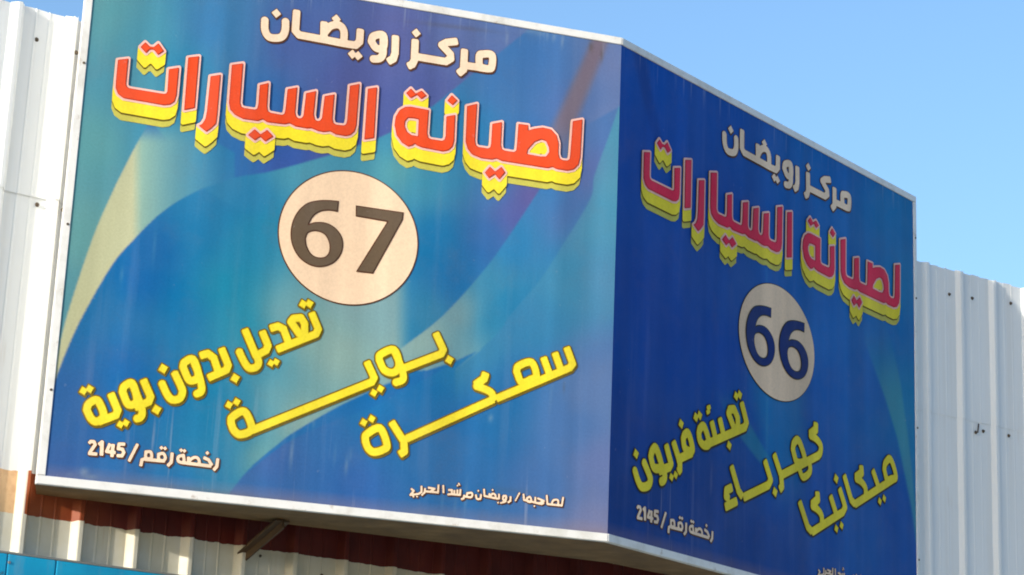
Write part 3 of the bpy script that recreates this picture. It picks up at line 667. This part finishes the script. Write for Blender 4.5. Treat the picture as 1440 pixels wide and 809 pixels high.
s3.cl([(100, 640), (106, 600), (186, 562), (228, 660), (205, 690), (150, 704), (116, 680)], r).dots([(90, 528), (138, 506)], D, rot)
service(s3, 0)
r = .0186; D = .022
q1 = Art(1, 870, 540, 3.371)
q1.st([(578, 85), (602, 182), (594, 206), (405, 290)], r).dots([(553, 58), (570, 52)], D, rot)
q1.cs([(517, 142), (523, 122), (543, 120), (560, 160), (562, 205), (545, 215)], r).st([(474, 160), (494, 245)], r).dots([(520, 292)], D, rot).st([(436, 175), (456, 262)], r)
q1.st([(432, 108), (419, 114), (424, 130), (412, 138)], .010).cl([(376, 235), (382, 212), (402, 204), (424, 280), (402, 292), (382, 270)], r).dots([(362, 158), (380, 150)], D, rot)
q1.cl([(302, 262), (310, 240), (328, 238), (346, 310), (325, 318), (308, 300)], r).st([(346, 325), (270, 362)], r).dots([(292, 190)], D, rot)
q1.st([(254, 270), (286, 372), (286, 405), (276, 420)], r).st([(220, 285), (244, 378), (236, 395), (185, 415)], r).dots([(246, 442), (266, 432)], D-.003, rot)
q1.cl([(148, 345), (156, 316), (174, 306), (198, 385), (180, 402), (160, 392)], r).cv([(174, 306), (200, 385), (214, 430), (210, 455), (196, 465)], r)
q1.cv([(70, 402), (88, 460), (106, 488), (136, 482), (146, 455), (140, 430), (112, 362)], r).dots([(78, 332)], D, rot)
service(q1, 1)
q2 = Art(1, 1000, 580, 3.532)
q2.st([(516, 48), (516, 86), (484, 112)], r+.002).cv([(484, 112), (518, 132), (540, 165), (538, 200), (526, 218)], r).st([(535, 212), (345, 312)], r)
q2.cl([(402, 185), (408, 152), (432, 142), (462, 232), (448, 250), (420, 245)], r).cl([(432, 275), (452, 322), (486, 296), (482, 250), (455, 245)], r*.9)
q2.st([(308, 205), (344, 315), (348, 368), (335, 386)], r).st([(262, 236), (292, 335), (280, 362), (155, 424)], r).dots([(313, 396)], D+.002, rot)
q2.st([(96, 264), (132, 390), (152, 422)], r).st([(102, 372), (72, 388), (70, 418), (88, 432)], r).st([(64, 472), (126, 440)], r)
service(q2, 1)
q3 = Art(1, 1000, 580, 3.532)
q3.cl([(856, 285), (862, 252), (888, 234), (914, 318), (892, 332), (870, 335)], r).st([(912, 325), (708, 458)], r).st([(798, 285), (828, 372)], r).dots([(834, 442), (856, 428)], D-.002, rot)
q3.st([(741, 262), (744, 300), (712, 326)], r+.002).cv([(712, 326), (742, 345), (762, 375), (764, 412)], r).st([(656, 310), (692, 435), (712, 458)], r)
q3.st([(633, 375), (662, 470), (650, 496), (495, 596)], r).dots([(617, 330)], D+.002, rot).st([(588, 412), (618, 508)], r).dots([(618, 578), (644, 562)], D-.002, rot)
q3.st([(523, 392), (526, 432), (494, 462)], r+.002).cv([(494, 462), (524, 482), (544, 512), (546, 552)], r).st([(434, 440), (476, 570), (498, 594)], r)
service(q3, 1)

# number plates
six = [(370, 206), (364, 264), (318, 257), (270, 263), (232, 288), (206, 332), (240, 321), (296, 323), (345, 347), (382, 392), (393, 445), (378, 500), (338, 543), (275, 563), (212, 552), (158, 514), (122, 455), (109, 388), (119, 320), (150, 260), (198, 218), (256, 203), (312, 201)]
sixh = spline([(190, 408), (204, 378), (245, 368), (292, 386), (317, 430), (318, 478), (297, 507), (256, 511), (220, 492), (196, 450), (190, 408)], 6)[:-1]
six = [six[0]]+spline(six[1:6], 6)+spline(six[5:]+[six[0]], 5)[1:-1]
dg = Art(0, 380, 230, 3.855)
dg.poly(six).hole(sixh).poly([(463, 230), (721, 268), (716, 308), (555, 599), (464, 588), (633, 318), (462, 288)])
def ellipse(cx, cy, ru, rv, h_):
    xs, ys = np.arange(cx-ru-.03, cx+ru+.03, h_), np.arange(cy-rv-.03, cy+rv+.03, h_); X, Y = np.meshgrid(xs, ys)
    k = np.hypot((X-cx)/ru, (Y-cy)/rv); g_ = np.hypot((X-cx)/ru**2, (Y-cy)/rv**2)/np.maximum(k, 1e-6)
    return (k-1)/np.maximum(g_, 1e-3), xs[0], ys[0], h_
e0 = ellipse(W1-1.11417, 1.0283, .2785, .2615, .004)
f, a_, b_, h_ = dg.field(.0025, .02)
letters('number_plate', [((e0[0]-.005, *e0[1:]), K_brown), (e0, K_disc), ((f-.001, a_, b_, h_), K_brown), ((f+.004, a_, b_, h_), K_digit)], 0, .002, label='round beige plate reading 67')
sa = Art(0, 380, 230, 3.855); sa.poly(six).hole(sixh); f6, a6, b6, h6 = sa.field(.0025, .02)
src = uv(np.array([(109, 388), (393, 445), (300, 201), (275, 563)])/3.855+np.array((380, 230)), 0)
lay = [((e0[0]-.004, *e0[1:]), K_dark), (e0, K_disc)]
def fit6(pts):
    dst = uv(np.array(pts)/4.043+np.array((1020, 380)), 1)
    ku = (dst[1, 0]-dst[0, 0])/(src[1, 0]-src[0, 0]); kv = (dst[3, 1]-dst[2, 1])/(src[3, 1]-src[2, 1])
    return lambda q: (dst[0, 0]+ku*(q[0]-src[0, 0]), dst[2, 1]+kv*(q[1]-src[2, 1]))
e1 = ellipse(1.28398, 1.0245, .3265, .2525, .004)
letters('number_plate', [((e1[0]-.004, *e1[1:]), K_dark), (e1, K_disc)], 1, .002, label='round beige plate reading 66')
for pts in ([(110, 385), (276, 440), (212, 203), (218, 551)], [(299, 450), (466, 520), (398, 287), (408, 626)]):
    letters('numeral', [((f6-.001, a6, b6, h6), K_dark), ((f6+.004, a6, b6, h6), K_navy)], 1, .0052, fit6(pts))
